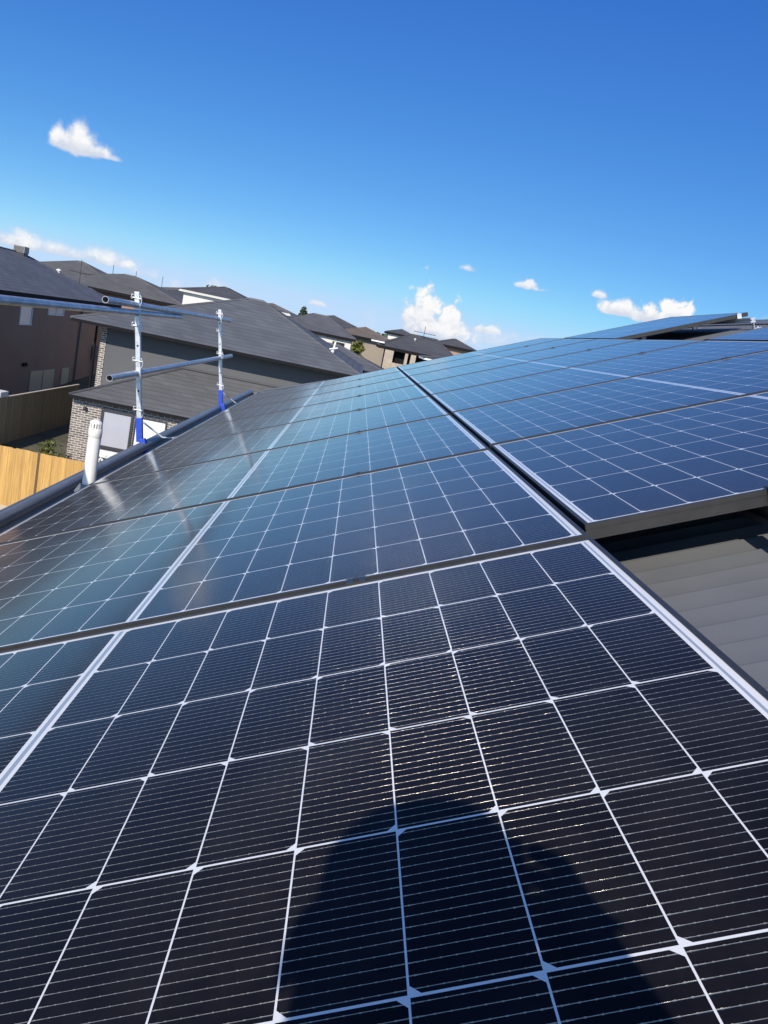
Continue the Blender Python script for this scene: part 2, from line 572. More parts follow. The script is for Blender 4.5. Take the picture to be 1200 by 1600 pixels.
def paling_material(name, c, spread):
    m = bpy.data.materials.new(name)
    m.use_nodes = True
    g = G(m.node_tree)
    b = g.n['Principled BSDF']
    b.inputs['Roughness'].default_value = 0.8
    co = g.node('ShaderNodeTexCoord').outputs['Object']
    sp = g.node('ShaderNodeSeparateXYZ')
    g.l.new(co, sp.inputs[0])
    cc = g.node('ShaderNodeCombineXYZ')
    g.l.new(g.m('FLOOR', g.m('DIVIDE', g.m('ADD', sp.outputs[0], sp.outputs[1]), 0.1)), cc.inputs[0])
    wn = g.node('ShaderNodeTexWhiteNoise')
    wn.noise_dimensions = '3D'
    g.l.new(cc.outputs[0], wn.inputs['Vector'])
    mp = g.node('ShaderNodeMapping')
    mp.inputs['Scale'].default_value = (14, 14, 0.9)
    g.l.new(co, mp.inputs['Vector'])
    gr = g.noise(mp.outputs[0], 2.0, 6, 0.65)
    k = g.m('ADD', 1.0 - spread, g.m('MULTIPLY', wn.outputs['Value'], spread))
    k = g.m('MULTIPLY', k, g.smooth(gr, 0.3, 0.7, 0.80, 1.08))
    g.l.new(g.vm('SCALE', c, k), b.inputs['Base Color'])
    return m


M['newpine'] = paling_material('new_pine_palings', (0.68, 0.395, 0.125), 0.22)
M['oldpaling'] = paling_material('brown_stained_palings', (0.42, 0.32, 0.18), 0.25)
M['pinecap'] = mat('pale_timber_rail', (0.55, 0.47, 0.36), 0.8, 0, 0.1, 5)


# ---------------------------------------------------------------- ground
def build_ground():
    def gz(x, y):
        r = max(0.0, y - 45.0)
        z = -6.12 + 0.030 * min(r, 220)
        z += 0.9 * math.exp(-((x + 25) / 30.0) ** 2) * min(1.0, r / 30.0)
        return z
    xs = [-900, -500, -300, -200, -140, -100, -75] + list(range(-60, 61, 5)) + [75, 100, 140, 200, 300, 500, 900]
    ys = [-300, -120, -60, -30] + list(range(-15, 121, 5)) + [140, 170, 200, 240, 300, 400, 600, 1000, 1600]
    b = MB()
    n = len(xs)
    b.add([(x, y, gz(x, y)) for y in ys for x in xs],
          [(j * n + i, j * n + i + 1, (j + 1) * n + i + 1, (j + 1) * n + i) for j in range(len(ys) - 1) for i in range(n - 1)], True)
    m = bpy.data.materials.new('dry_grass_and_soil')
    m.use_nodes = True
    g = G(m.node_tree)
    bs = g.n['Principled BSDF']
    bs.inputs['Roughness'].default_value = 0.95
    co = g.node('ShaderNodeTexCoord').outputs['Object']
    f = g.smooth(g.noise(co, 0.25, 6, 0.65), 0.35, 0.65)
    f2 = g.noise(co, 3.0, 6, 0.7)
    c = g.mix(f, (0.075, 0.085, 0.035, 1), (0.17, 0.15, 0.11, 1))
    g.l.new(g.mix(g.smooth(f2, 0.3, 0.7, 0, 0.5), c, (0.06, 0.055, 0.045, 1)), bs.inputs['Base Color'])
    o = b.build('ground', m)
    tag(o, kind='structure')
    b = MB()
    b.add([(-30, 6, -6.114), (12, 6, -6.114), (12, 20.6, -6.114), (-30, 20.6, -6.114)], [(0, 1, 2, 3)])
    m = mat('lawn_grass', (0.055, 0.115, 0.022), 0.95, 0, 0.45, 3.0)
    tag(b.build('lawn', m), kind='structure')
    b = MB()
    b.add([(-11.9, 21.0, -6.113), (4, 21.0, -6.113), (4, 28.7, -6.113), (-11.9, 28.7, -6.113)], [(0, 1, 2, 3)])
    tag(b.build('concrete_path', mat('grey_concrete', (0.20, 0.19, 0.19), 0.9, 0, 0.15, 1.2)), kind='structure')
    return gz


GZ = build_ground()

# ---------------------------------------------------------------- the house under the panels
HR = -0.130                     # corrugated sheet, measured in the roof frame
U0, U1 = -1.19, 4.05            # gutter edge and ridge
V0, V1 = -6.0, 11.65            # gable end behind, hip corner ahead


def build_own_house():
    h = empty('house', 'large brick house with a dark corrugated steel roof carrying the solar panels', 'house')
    PT, AMP = 0.076, 0.0066
    PROF = [(0.0, -1.0), (0.05, -0.99), (0.30, -0.78), (0.60, -0.40), (0.82, -0.06), (0.86, 0.0), (0.885, -0.04), (0.93, -0.45), (0.975, -0.93)]
    b = MB()
    vs, fs = [], []
    k = 0
    nv = -1
    while V0 + k * PT < V1 - 0.08:
        for t, z in PROF:
            v = V0 + (k + t) * PT
            um = U0 + min((V1 - v) / CA, U1 - U0)
            vs += [P(U0, v, HR + AMP * z), P(max(U0 + 0.001, um), v, HR + AMP * z)]
            nv += 1
        k += 1
    for i in range(nv):
        fs.append((2 * i, 2 * i + 2, 2 * i + 3, 2 * i + 1))
    b.add(vs, fs, True)
    # hip end and rear slope
    E = P(U0, V1, HR - 2 * AMP)
    T = P(U1, V1 - (U1 - U0) * CA, HR - 2 * AMP)
    xr = T.x
    F = Vector((2 * xr - E.x, E.y, E.z))
    T0 = P(U1, V0, HR - 2 * AMP)
    F0 = Vector((2 * xr - E.x, V0, E.z))
    b.add([E, F, T], [(0, 1, 2)])
    b.add([F, F0, T0, T], [(0, 1, 2, 3)])
    roof = b.build('roof', M['colorbond'], h)
    # ridge and hip capping
    b = MB()

    def cap(a, c, side):
        a, c = Vector(a), Vector(c)
        b.tube([a + Vector((0, 0, -0.012)), c + Vector((0, 0, -0.012))], 0.045, 12)
        for s in side:
            s = Vector(s)
            n = (c - a).cross(s).normalized()
            if n.z < 0:
                n = -n
            q = n * 0.022
            b.add([a + q, c + q, c + s * 0.16 + q, a + s * 0.16 + q, a + q * 0.75, c + q * 0.75, c + s * 0.16 + q * 0.75, a + s * 0.16 + q * 0.75],
                  [(0, 1, 2, 3), (7, 6, 5, 4), (2, 6, 7, 3), (0, 3, 7, 4), (1, 5, 6, 2)])
    cap(T0, T, [P(-1, 0, 0), (CA, 0, -SA)])
    hip = (T - E).normalized()
    cap(E, T, [P(0, -1, 0), Vector((1, 0, 0))])
    b.build('ridge_capping', M['colorbond'], roof)
    # half round gutter with a beaded lip
    b = MB()
    r = 0.085
    cxy = Vector((P(U0, 0, HR).x - 0.148, 0, P(U0, 0, HR).z - 0.057))
    prof = [(-0.100, 0.010), (-0.096, 0.022), (-0.084, 0.027), (-0.073, 0.020), (-0.072, 0.008), (-0.078, 0.0)]
    inn = [(r * 0.93 * math.cos(R(a)), r * 0.93 * math.sin(R(a))) for a in range(185, 361, 15)]
    outp = [(r * math.cos(R(a)), r * math.sin(R(a))) for a in range(360, 179, -15)]
    loop = prof + inn + [(0.080, 0.020), (0.085, 0.020)] + outp + [(-0.094, 0.0)]
    ya, yb = V0, V1 + 0.12
    k = len(loop)
    vs = [(cxy.x + p[0], ya, cxy.z + p[1]) for p in loop] + [(cxy.x + p[0], yb, cxy.z + p[1]) for p in loop]
    b.add(vs, [(i, (i + 1) % k, k + (i + 1) % k, k + i) for i in range(k)], True)
    # stop end
    ring = outp
    b.add([(cxy.x + p[0], yb, cxy.z + p[1]) for p in ring], [tuple(range(len(ring)))])
    b.tube([(cxy.x - 0.062, ya, cxy.z - 0.007), (cxy.x - 0.062, (ya + yb) / 2, cxy.z - 0.007), (cxy.x - 0.062, yb, cxy.z - 0.007)], 0.034, 20)
    gut = b.build('gutter', M['gutter'], h)
    # fascia, eaves lining and walls
    b = MB()
    b.box(E.x + 0.02, E.x + 0.045, V0, V1, E.z - 0.22, E.z - 0.012)
    b.build('fascia', M['fascia'], h)
    b = MB()
    b.box(E.x + 0.5, 2 * xr - E.x - 0.5, V0 + 0.3, V1 - 0.5, -6.12, E.z - 0.05)
    b.build('wall', M['ownbrick'], h)
    return h, cxy


own, GUT = build_own_house()


# ---------------------------------------------------------------- solar panels
def make_panel():
    root = empty('solar_panel', 'x', 'solar panel', rot=(0, -PITCH, 0), group='solar panels on the roof')
    b = MB()
    X, Y, T = PL / 2, PW / 2, 0.032
    L = LIP
    # extruded frame: side web, top lip, bottom flange, mitred at the corners
    for sgn in (-1, 1):
        # ends across the slope (x = +-X)
        b.add([(sgn * X, -Y, 0), (sgn * X, Y, 0), (sgn * (X - L), Y - L, 0), (sgn * (X - L), -Y + L, 0),
               (sgn * X, -Y, -T), (sgn * X, Y, -T), (sgn * (X - L), Y - L, -0.0022), (sgn * (X - L), -Y + L, -0.0022),
               (sgn * (X - 0.028), Y - 0.028, -T), (sgn * (X - 0.028), -Y + 0.028, -T)],
              [(0, 1, 2, 3), (0, 4, 5, 1), (2, 6, 7, 3), (4, 9, 8, 5)])
        b.add([(-X, sgn * Y, 0), (X, sgn * Y, 0), (X - L, sgn * (Y - L), 0), (-X + L, sgn * (Y - L), 0),
               (-X, sgn * Y, -T), (X, sgn * Y, -T), (X - L, sgn * (Y - L), -0.0022), (-X + L, sgn * (Y - L), -0.0022),
               (X - 0.028, sgn * (Y - 0.028), -T), (-X + 0.028, sgn * (Y - 0.028), -T)],
              [(0, 1, 2, 3), (0, 4, 5, 1), (2, 6, 7, 3), (4, 9, 8, 5)])
        # groove along the outer web
        b.box(-X + 0.001, X - 0.001, sgn * Y - 0.0012, sgn * Y + 0.0012, -0.0105, -0.0085)
    b.build('frame', M['frame'], root)
    b = MB()
    x, y = X - L + 0.002, Y - L + 0.002
    b.add([(-x, -y, -0.0016), (x, -y, -0.0016), (x, y, -0.0016), (-x, y, -0.0016)], [(0, 1, 2, 3)])
    b.add([(-x, -y, -0.0066), (x, -y, -0.0066), (x, y, -0.0066), (-x, y, -0.0066)], [(3, 2, 1, 0)])
    b.build('laminate', M['glass'], root)
    return root


PITCHV = 1.154
VOFF = 0.068                     # the right-hand column sits a little farther on
VC0 = 0.0165 - PW / 2            # centre of the near panel along v
ULEFT, URIGHT = -0.009, 1.7260
ORD = ['nearest', 'second', 'third', 'fourth', 'fifth', 'sixth', 'seventh', 'farthest']
proto = make_panel()
first = True
for i in range(8):
    o = proto if first else copy_tree(proto)
    first = False
    o.location = P(ULEFT, VC0 + i * PITCHV, 0)
    if i == 0:
        o['label'] = "nearest dark solar panel, large cells, crossed by the photographer's rounded shadow"
    elif i == 7:
        o['label'] = 'farthest solar panel of the column beside the gutter, last before the roof end'
    else:
        o['label'] = ORD[i] + ' solar panel from the viewer in the column beside the gutter'
for i in range(1, 8):
    o = copy_tree(proto)
    o.location = P(URIGHT, VC0 + VOFF + i * PITCHV, 0)
    if i == 1:
        o['label'] = 'blue-reflecting solar panel whose exposed lower frame overhangs the bare corrugated roof'
    elif i == 7:
        o['label'] = 'farthest solar panel of the upper right-hand column, against the sky'
    else:
        o['label'] = ORD[i - 1] + ' solar panel from the viewer in the upper right-hand column'
for (u, v, lab) in ((2.612 + PW / 2, 5.45 + PL / 2, 'sideways solar panel above the others near the ridge, dark gap beneath it'),
                    (2.612 + PW / 2, 3.66 - PL / 2, 'solar panel by the ridge at the right edge, only its far corner showing')):
    o = copy_tree(proto)
    o.rotation_euler = (Matrix.Rotation(-PITCH, 3, 'Y') @ Matrix.Rotation(R(90), 3, 'Z')).to_euler()
    o.location = P(u, v, 0.0)
    o['label'] = lab

# rails under the panels, seen end-on where the arrays stop
RG = 'mounting rails under the solar panels'


def rail(u, va, vb, label, m, h0=-0.034, h1=-0.074):
    b = MB()
    w = 0.02
    hm = (h0 + h1) / 2
    vs = []
    prof = [(-w, h1), (w, h1), (w, h1 + 0.012), (w * 0.55, h1 + 0.014), (w * 0.55, h0 - 0.014), (w, h0 - 0.012), (w, h0), (-w, h0), (-w, h0 - 0.012), (-w * 0.55, h0 - 0.014), (-w * 0.55, h1 + 0.014), (-w, h1 + 0.012)]
    k = len(prof)
    vs = [P(u + a, va, c) for a, c in prof] + [P(u + a, vb, c) for a, c in prof]
    b.add(vs, [(i, (i + 1) % k, k + (i + 1) % k, k + i) for i in range(k)] + [tuple(range(k)), tuple(range(2 * k - 1, k - 1, -1))])
    root = empty('mounting_rail', label, 'rail', group=RG)
    b.build('rail_bar', m, root)
    v = va + 0.06
    while v < vb:
        f = MB()
        f.beam(P(u + 0.025, v, h0 - 0.004), P(u + 0.025, v, HR - 0.004), 0.035, 0.005)
        f.beam(P(u + 0.025, v, HR + 0.004), P(u + 0.085, v, HR + 0.004), 0.035, 0.005)
        f.tube([P(u + 0.062, v, HR + 0.006), P(u + 0.062, v, HR + 0.016)], 0.008, 6)
        f.build('roof_foot', m, root)
        v += 1.216
    return root


rail(1.235, 0.0, 8.05, 'dark mounting rail end poking out under the exposed panel frame', M['clamp'])
rail(2.18, 0.03, 8.05, 'dark mounting rail under the upper end of the right-hand panels', M['clamp'])
rail(-0.44, -1.20, 8.05, 'mounting rail under the gutter-side half of the left panel column', M['clamp'])
rail(0.42, -1.20, 8.05, 'mounting rail under the ridge-side half of the left panel column', M['clamp'])
rail(3.665, 5.20, 7.2, 'silver mounting rail sticking out under the sideways ridge panel', M['alu'])
rail(2.86, 5.46, 7.1, 'mounting rail under the lower edge of the sideways ridge panel', M['clamp'])


def clamp(u, v, m, label, big=False):
    root = empty('end_clamp', label, 'clamp', group='panel clamps')
    b = MB()
    b.beam(P(u, v - 0.010, -0.036), P(u, v - 0.010, 0.004), 0.012, 0.036, Vector((0, 1, 0)))
    b.beam(P(u, v - 0.016, 0.003), P(u, v + 0.010, 0.003), 0.036, 0.004, P(1, 0, 0))
    b.build('clamp_body', m, root)
    b = MB()
    b.tube([P(u, v - 0.006, 0.005), P(u, v - 0.006, 0.011)], 0.0065, 6)
    b.build('bolt', m, root)
    return root


clamp(1.235, 0.1045, M['clamp'], 'black end clamp on the exposed lower panel frame at right')
clamp(3.665, 5.447, M['alu'], 'silver end clamp on the raised corner of the sideways ridge panel')


def mid_clamp(u, v, label):
    root = empty('mid_clamp', label, 'clamp', group='panel clamps')
    b = MB()
    b.beam(P(u, v - 0.014, 0.0012), P(u, v + 0.014, 0.0012), 0.036, 0.0024, P(1, 0, 0))
    b.build('clamp_plate', M['clamp'], root)
    b = MB()
    b.tube([P(u, v, 0.0020), P(u, v, 0.0055)], 0.0055, 6)
    b.build('bolt', M['clamp'], root)


for i in range(7):
    v = 0.0165 + i * PITCHV + 0.01
    mid_clamp(0.42, v, ['first', 'second', 'third', 'fourth', 'fifth', 'sixth', 'farthest'][i] + ' small black clamp joining panels of the gutter-side column, ridge-side rail')
    if i:
        mid_clamp(2.18, v + VOFF, ['', 'first', 'second', 'third', 'fourth', 'fifth', 'farthest'][i] + ' small black clamp joining panels of the right-hand column')

# ---------------------------------------------------------------- vent pipe
vp = empty('vent_pipe', 'white plastic vent pipe with a slotted cap beside the gutter', 'pipe')
a0, a1 = P(-1.205, 3.2, -0.14), P(-1.205, 3.2, -0.14) + Vector((0, 0, 0.375))
b = MB()
b.tube([a0, a1], 0.036, 24)
b.build('pipe', M['pvc'], vp)
b = MB()
top = a1
b.tube([top + Vector((0, 0, z)) for z in (-0.050, -0.048, 0.0, 0.002)], [0.036, 0.0378, 0.0378, 0.036], 24)
b.tube([top + Vector((0, 0, z)) for z in (0.030, 0.038, 0.046, 0.052)], [0.035, 0.032, 0.022, 0.008], 24)
for k in range(14):
    a = 2 * math.pi * k / 14
    q = Vector((math.cos(a) * 0.032, math.sin(a) * 0.032, 0))
    b.beam(top + q + Vector((0, 0, -0.002)), top + q * 0.98 + Vector((0, 0, 0.033)), 0.0088, 0.006, Vector((-math.sin(a), math.cos(a), 0)))
cp = b.build('cap', M['pvc'], vp)
b = MB()
b.tube([top, top + Vector((0, 0, 0.03))], 0.024, 16)
b.build('cap_core', M['pvc_dark'], cp)
b = MB()
b.tube([P(-1.205, 3.2, HR - 0.01), P(-1.205, 3.2, HR - 0.01) + Vector((0, 0, 0.05))], [0.075, 0.046], 20, False)
b.build('flashing', M['gutter'], vp)

# ---------------------------------------------------------------- guard rail on the gutter
PG = 'guard rail posts on the gutter'


def hook(p, s):
    """wire spring clip beside the post"""
    o = []
    for t in range(15):
        a = t / 14.0
        ang = a * 4.4 - 1.2
        o.append(Vector(p) + Vector((s * (0.010 + 0.011 * math.sin(ang)), -0.01 - 0.010 * a, 0.024 - 0.070 * a + 0.009 * math.cos(ang))))
    return o


def guard_post(u0, h0, u1, h1, v, label):
    A, B = P(u0, v, h0), P(u1, v, h1)
    ax = (B - A).normalized()
    L = (B - A).length
    root = empty('guardrail_post', label, 'post', A, group=PG)
    inv = -A
    b = MB()
    base = ax * 0.16
    b.beam(base, ax * L, 0.034, 0.040, Vector((0, 1, 0)))
    b.build('upright', M['galv'], root, 0.004)
    b = MB()
    b.beam(ax * 0.0, ax * 0.20, 0.040, 0.050, Vector((0, 1, 0)))
    b.beam(ax * 0.03 + Vector((0.02, 0, 0)), Vector((0.07, 0.0, -0.12)), 0.046, 0.05, Vector((0, 1, 0)))
    b.build('bracket', M['blue'], root, 0.003)
    b = MB()
    b.tube([ax * 0.17 + Vector((0.03, -0.01, 0)), Vector((0.17, 0.02, 0.07)), Vector((0.30, 0.04, 0.085))], 0.0075, 8)
    b.beam(Vector((0.27, 0.04, 0.088)), Vector((0.40, 0.04, 0.125)), 0.045, 0.012, Vector((0, 1, 0)))
    b.build('brace_arm', M['galv'], root)
    for f in (0.22, 0.55, 0.78, 0.96):
        p = ax * (L * f)
        c = MB()
        c.tube(hook(p + Vector((0.02, 0, 0)), 1), 0.0034, 6)
        c.tube([p + Vector((-0.026, -0.012, 0.02)), p + Vector((-0.040, -0.02, 0.024)), p + Vector((-0.044, -0.02, -0.002)), p + Vector((-0.034, -0.02, -0.012))], 0.0034, 6)
        c.tube([p + Vector((-0.035, -0.019, 0)), p + Vector((0.035, -0.019, 0))], 0.006, 8)
        c.build('clip', M['galv'], root)
    for f in (0.35, 0.65, 0.86):
        b = MB()
        p = ax * (L * f) + Vector((0, -0.0165, 0))
        b.tube([p, p + Vector((0, -0.004, 0))], 0.008, 10)
        b.build('bolt', M['clamp'], root)
    return root


guard_post(-1.43, -0.065, -1.148, 1.09, 5.2, 'nearer upright silver guard rail post with a blue foot on the gutter')
guard_post(-1.375, -0.085, -1.115, 1.055, 8.75, 'farther upright silver guard rail post near the roof end')
TG = 'guard rail tubes'


def guard_tube(a, b_, label):
    A, B = P(*a), P(*b_)
    root = empty('guardrail_tube', label, 'tube', A, group=TG)
    b = MB()
    b.tube([Vector((0, 0, 0)), (B - A) * 0.33, (B - A) * 0.66, B - A], 0.0242, 20, True, 0.0205)
    b.build('tube', M['galv_tube'], root)


guard_tube((-1.205, -1.0, 0.93), (-1.185, 6.75, 0.935), 'long grey scaffold tube running in from the left edge')
guard_tube((-1.180, 4.42, 1.003), (-1.150, 9.55, 0.945), 'upper scaffold tube with an open end held by both guard posts')
guard_tube((-1.325, 4.52, 0.476), (-1.235, 9.55, 0.497), 'lower scaffold tube at mid height of both guard posts')

# ---------------------------------------------------------------- fences
def paling_fence(name, label, a, b_, ztop, zbot, m, capm=None, post_at=(), face=1):
    """upright palings from a to b (plan), rails behind, posts"""
    a, b_ = Vector((a[0], a[1], 0)), Vector((b_[0], b_[1], 0))
    d = (b_ - a).normalized()
    n = Vector((d.y, -d.x, 0)) * face
    L = (b_ - a).length
    root = empty(name, label, 'fence', (a.x, a.y, zbot))
    H = ztop - zbot
    b = MB()
    k = int(L / 0.1)
    for i in range(k):
        p = d * (i * 0.1 + 0.05)
        off = 0.008 if i % 2 else 0.0
        top = H + random.uniform(-0.012, 0.012)
        b.beam(p + n * off + Vector((0, 0, 0.15)), p + n * off + Vector((0, 0, top)), 0.104, 0.014, d)
    b.build('palings', m, root)
    for z in (0.35, 1.0, 1.6):
        r = MB()
        r.beam(d * 0 - n * 0.03 + Vector((0, 0, z)), d * L - n * 0.03 + Vector((0, 0, z)), 0.075, 0.04, Vector((0, 0, 1)))
        r.build('rail', m, root)
    r = MB()
    r.beam(n * 0.016 + Vector((0, 0, 0.075)), d * L + n * 0.016 + Vector((0, 0, 0.075)), 0.15, 0.02, Vector((0, 0, 1)))
    r.build('plinth', M['pinecap'] if capm is None else m, root)
    if capm:
        r = MB()
        r.beam(Vector((0, 0, H + 0.02)), d * L + Vector((0, 0, H + 0.02)), 0.10, 0.035, n)
        r.build('capping', capm, root)
    for t in post_at:
        r = MB()
        r.beam(d * t + n * 0.016, d * t + n * 0.016 + Vector((0, 0, H + 0.03)), 0.06 if capm is None else 0.1, 0.016, d)
        r.build('post', mat('dark_fence_post', (0.16, 0.085, 0.035), 0.8) if capm is None else m, root)
    return root


paling_fence('paling_fence', 'new yellow pine paling fence in the sun below the gutter', (-20.0, 20.85), (2.0, 20.75), -4.30, -6.12, M['newpine'], None,
             [2.7 + 2.42 * k + 2.27 for k in range(7)])
paling_fence('paling_fence', 'old brown paling fence in shade beside the brown house', (-12.35, 22.0), (-12.3, 37.2), -4.32, -6.12, M['oldpaling'], M['pinecap'],
             [2.4 * k + 0.6 for k in range(7)])
o = empty('gate_pillar', 'cream rendered block on the end of the old brown fence at the left edge', 'pillar', (-12.55, 28.9, -6.12))
b = MB()
b.box(-0.55, 0.28, -0.3, 0.3, 0, 1.86)
b.build('shaft', M['oldpaling'], o)
b = MB()
b.box(-0.6, 0.33, -0.35, 0.35, 1.861, 2.06)
b.build('cap', M['whitewall'], o, 0.01)


# ---------------------------------------------------------------- houses
def hip_roof(b, x0, x1, y0, y1, ze, rise, ra, rb, t=0.2):
    """eave rectangle at ze, ridge from ra to rb (plan points) at ze+rise; fascia of height t"""
    zt = ze + t
    E = [(x0, y0), (x1, y0), (x1, y1), (x0, y1)]
    low = [(x, y, ze) for x, y in E]
    hi = [(x, y, zt) for x, y in E]
    A, B = (ra[0], ra[1], zt + rise), (rb[0], rb[1], zt + rise)
    if abs(ra[0] - rb[0]) >= abs(ra[1] - rb[1]):      # ridge along x
        fs = [(4, 5, 9, 8), (5, 6, 9), (6, 7, 8, 9), (7, 4, 8)]
    else:                                             # ridge along y: A near, B far
        fs = [(4, 5, 8), (5, 6, 9, 8), (6, 7, 9), (7, 4, 8, 9)]
    b.add(low + hi + [A, B], fs, False, 0)
    b.add(low + hi, [(0, 1, 5, 4), (1, 2, 6, 5), (2, 3, 7, 6), (3, 0, 4, 7), (3, 2, 1, 0)], False, 1)


def window(parent, axis, pos, a0, a1, z0, z1, framem, panem, nb=1, out=-1, fw=0.06, extra=None):
    """window on a wall: axis 'y' = wall facing +-y at y=pos, a along x; axis 'x' likewise"""
    def bx(mb, s0, s1, t0, t1, d0, d1):
        lo, hi = sorted((pos + out * d0, pos + out * d1))
        if axis == 'y':
            mb.box(s0, s1, lo, hi, t0, t1)
        else:
            mb.box(lo, hi, s0, s1, t0, t1)
    b = MB()
    bx(b, a0 - fw, a1 + fw, z1, z1 + fw, -0.02, 0.05)
    bx(b, a0 - fw, a1 + fw, z0 - fw, z0, -0.02, 0.06)
    bx(b, a0 - fw, a0, z0, z1, -0.02, 0.05)
    bx(b, a1, a1 + fw, z0, z1, -0.02, 0.05)
    for k in range(1, nb):
        c = a0 + (a1 - a0) * k / nb
        bx(b, c - fw / 2, c + fw / 2, z0, z1, -0.02, 0.045)
    w = b.build('window', framem, parent)
    pm = panem if isinstance(panem, (list, tuple)) else [panem] * nb
    for k in range(nb):
        p = MB()
        s0 = a0 + (a1 - a0) * k / nb + (fw / 2 if k else 0)
        s1 = a0 + (a1 - a0) * (k + 1) / nb - (fw / 2 if k < nb - 1 else 0)
        bx(p, s0, s1, z0, z1, 0.008, 0.016)
        p.build('pane', pm[k], w)
    return w


HG = 'neighbouring houses'


def house(label, x0, x1, y0, y1, zg, ze, rise, wallm, roofm, over=0.5, ra=None, rb=None, fm=None, t=0.2):
    cx, cy = (x0 + x1) / 2, (y0 + y1) / 2
    root = empty('house', label, 'house', (cx, cy, zg), group=HG)
    L = lambda x, y, z: (x - cx, y - cy, z - zg)
    b = MB()
    p, q = L(x0, y0, zg - 1.0), L(x1, y1, ze + 0.02)
    b.box(p[0], q[0], p[1], q[1], p[2], q[2])
    b.build('wall', wallm, root)
    if ra is None:
        w, d = x1 - x0, y1 - y0
        if w >= d:
            ra, rb = (x0 + d / 2, cy), (x1 - d / 2, cy)
            if w - d < 0.6:
                ra, rb = (cx - 0.3, cy), (cx + 0.3, cy)
        else:
            ra, rb = (cx, y0 + w / 2), (cx, y1 - w / 2)
    b = MB()
    p, q = L(x0 - over, y0 - over, ze), L(x1 + over, y1 + over, ze)
    hip_roof(b, p[0], q[0], p[1], q[1], p[2], rise, (ra[0] - cx, ra[1] - cy), (rb[0] - cx, rb[1] - cy), t)
    rf = b.build('roof', [roofm, fm or M['fascia']], root)
    # ridge and hip caps
    A, B = Vector((ra[0] - cx, ra[1] - cy, ze - zg + t + rise)), Vector((rb[0] - cx, rb[1] - cy, ze - zg + t + rise))
    z = ze - zg + t
    c = MB()
    c.tube([A, B], 0.07, 8)
    cs = [Vector((p[0], p[1], z)), Vector((q[0], p[1], z)), Vector((q[0], q[1], z)), Vector((p[0], q[1], z))]
    alongx = abs(ra[0] - rb[0]) >= abs(ra[1] - rb[1])
    tgt = [A, B, B, A] if alongx else [A, A, B, B]
    for s, e in zip(cs, tgt):
        c.tube([s, e], 0.06, 8)
    c.build('ridge_capping', roofm, rf)
    return root, L


def lwin(root, L, axis, pos, a0, a1, z0, z1, framem, panem, nb=1, out=-1, fw=0.06):
    o = root.location
    k = (o.y if axis == 'y' else o.x)
    s = (o.x if axis == 'y' else o.y)
    return window(root, axis, pos - k, a0 - s, a1 - s, z0 - o.z, z1 - o.z, framem, panem, nb, out, fw)


# brick house with two roofs, across the fence
h1, L1 = house('mixed brick house beyond the yellow fence with a lower and an upper grey roof', -9.65, -0.25, 31.2, 40.5, -6.12, -1.07, 2.12,
               M['greywall'], M['tile_grey'], 0.98, (-4.9, 35.9), (-4.25, 35.9), None, 0.12)
ox, oy, oz = h1.location
b = MB()
b.box(-9.72 - ox, -9.50 - ox, 31.17 - oy, 31.6 - oy, -6.12 - oz, -1.05 - oz)
b.build('brick_pier', M['palebrick'], h1)
b = MB()
b.box(-9.60 - ox, 0.0 - ox, 28.5 - oy, 31.15 - oy, -6.2 - oz, -3.5 - oz)
b.build('front_wall', M['palebrick'], h1)
b = MB()
xe0, xe1, ye, yt = -9.64, 0.6, 28.15, 31.19
zl, zh = -3.56, -2.08
Lc = lambda x, y, z: (x - ox, y - oy, z - oz)
b.add([Lc(xe0, ye, zl), Lc(xe1, ye, zl), Lc(xe1, yt, zh), Lc(-6.35, yt, zh), Lc(xe0, yt + 0.75, zl), Lc(-6.35, yt + 0.02, zh - 0.03)],
      [(0, 1, 2, 3), (0, 3, 5, 4)], False, 0)
b.add([Lc(xe0, ye, zl - 0.11), Lc(xe1, ye, zl - 0.11), Lc(xe1, ye, zl), Lc(xe0, ye, zl), Lc(xe0, yt, zl - 0.11), Lc(xe1, yt, zl - 0.11), Lc(xe0, yt + 0.75, zl), Lc(xe0, yt + 0.75, zl - 0.11)],
      [(0, 1, 2, 3), (0, 4, 5, 1), (0, 3, 6, 7)], False, 1)
lr = b.build('lower_roof', [M['tile_low'], M['fascia']], h1)
b = MB()
b.tube([Lc(xe0, ye, zl + 0.01), Lc(-6.35, yt, zh + 0.01)], 0.055, 8)
b.tube([Lc(-6.35, yt - 0.03, zh + 0.02), Lc(xe1, yt - 0.03, zh + 0.02)], 0.05, 8)
b.build('flashing', M['tile_dark'], lr)
w = lwin(h1, L1, 'y', 28.5, -8.42, -7.42, -5.25, -3.98, M['darkframe'], M['blindpane'], 1, -1, 0.10)
lwin(h1, L1, 'y', 28.5, -8.42, -7.42, -5.95, -5.40, M['darkframe'], M['whiteblind'], 1, -1, 0.06)
lwin(h1, L1, 'y', 28.5, -7.22, -6.15, -5.80, -3.98, M['darkframe'], M['whiteblind'], 1, -1, 0.05)
b = MB()
b.tube([Lc(-9.1, 28.42, -3.95), Lc(-9.1, 28.35, -4.05)], 0.06, 8)
b.build('wall_lamp', M['darkframe'], h1)
b = MB()
b.box(-10.0 - ox, -9.99 - ox + 0.05, 31.3 - oy, 31.4 - oy, -6.12 - oz, -1.1 - oz)
b.build('downpipe', M['fascia'], h1)
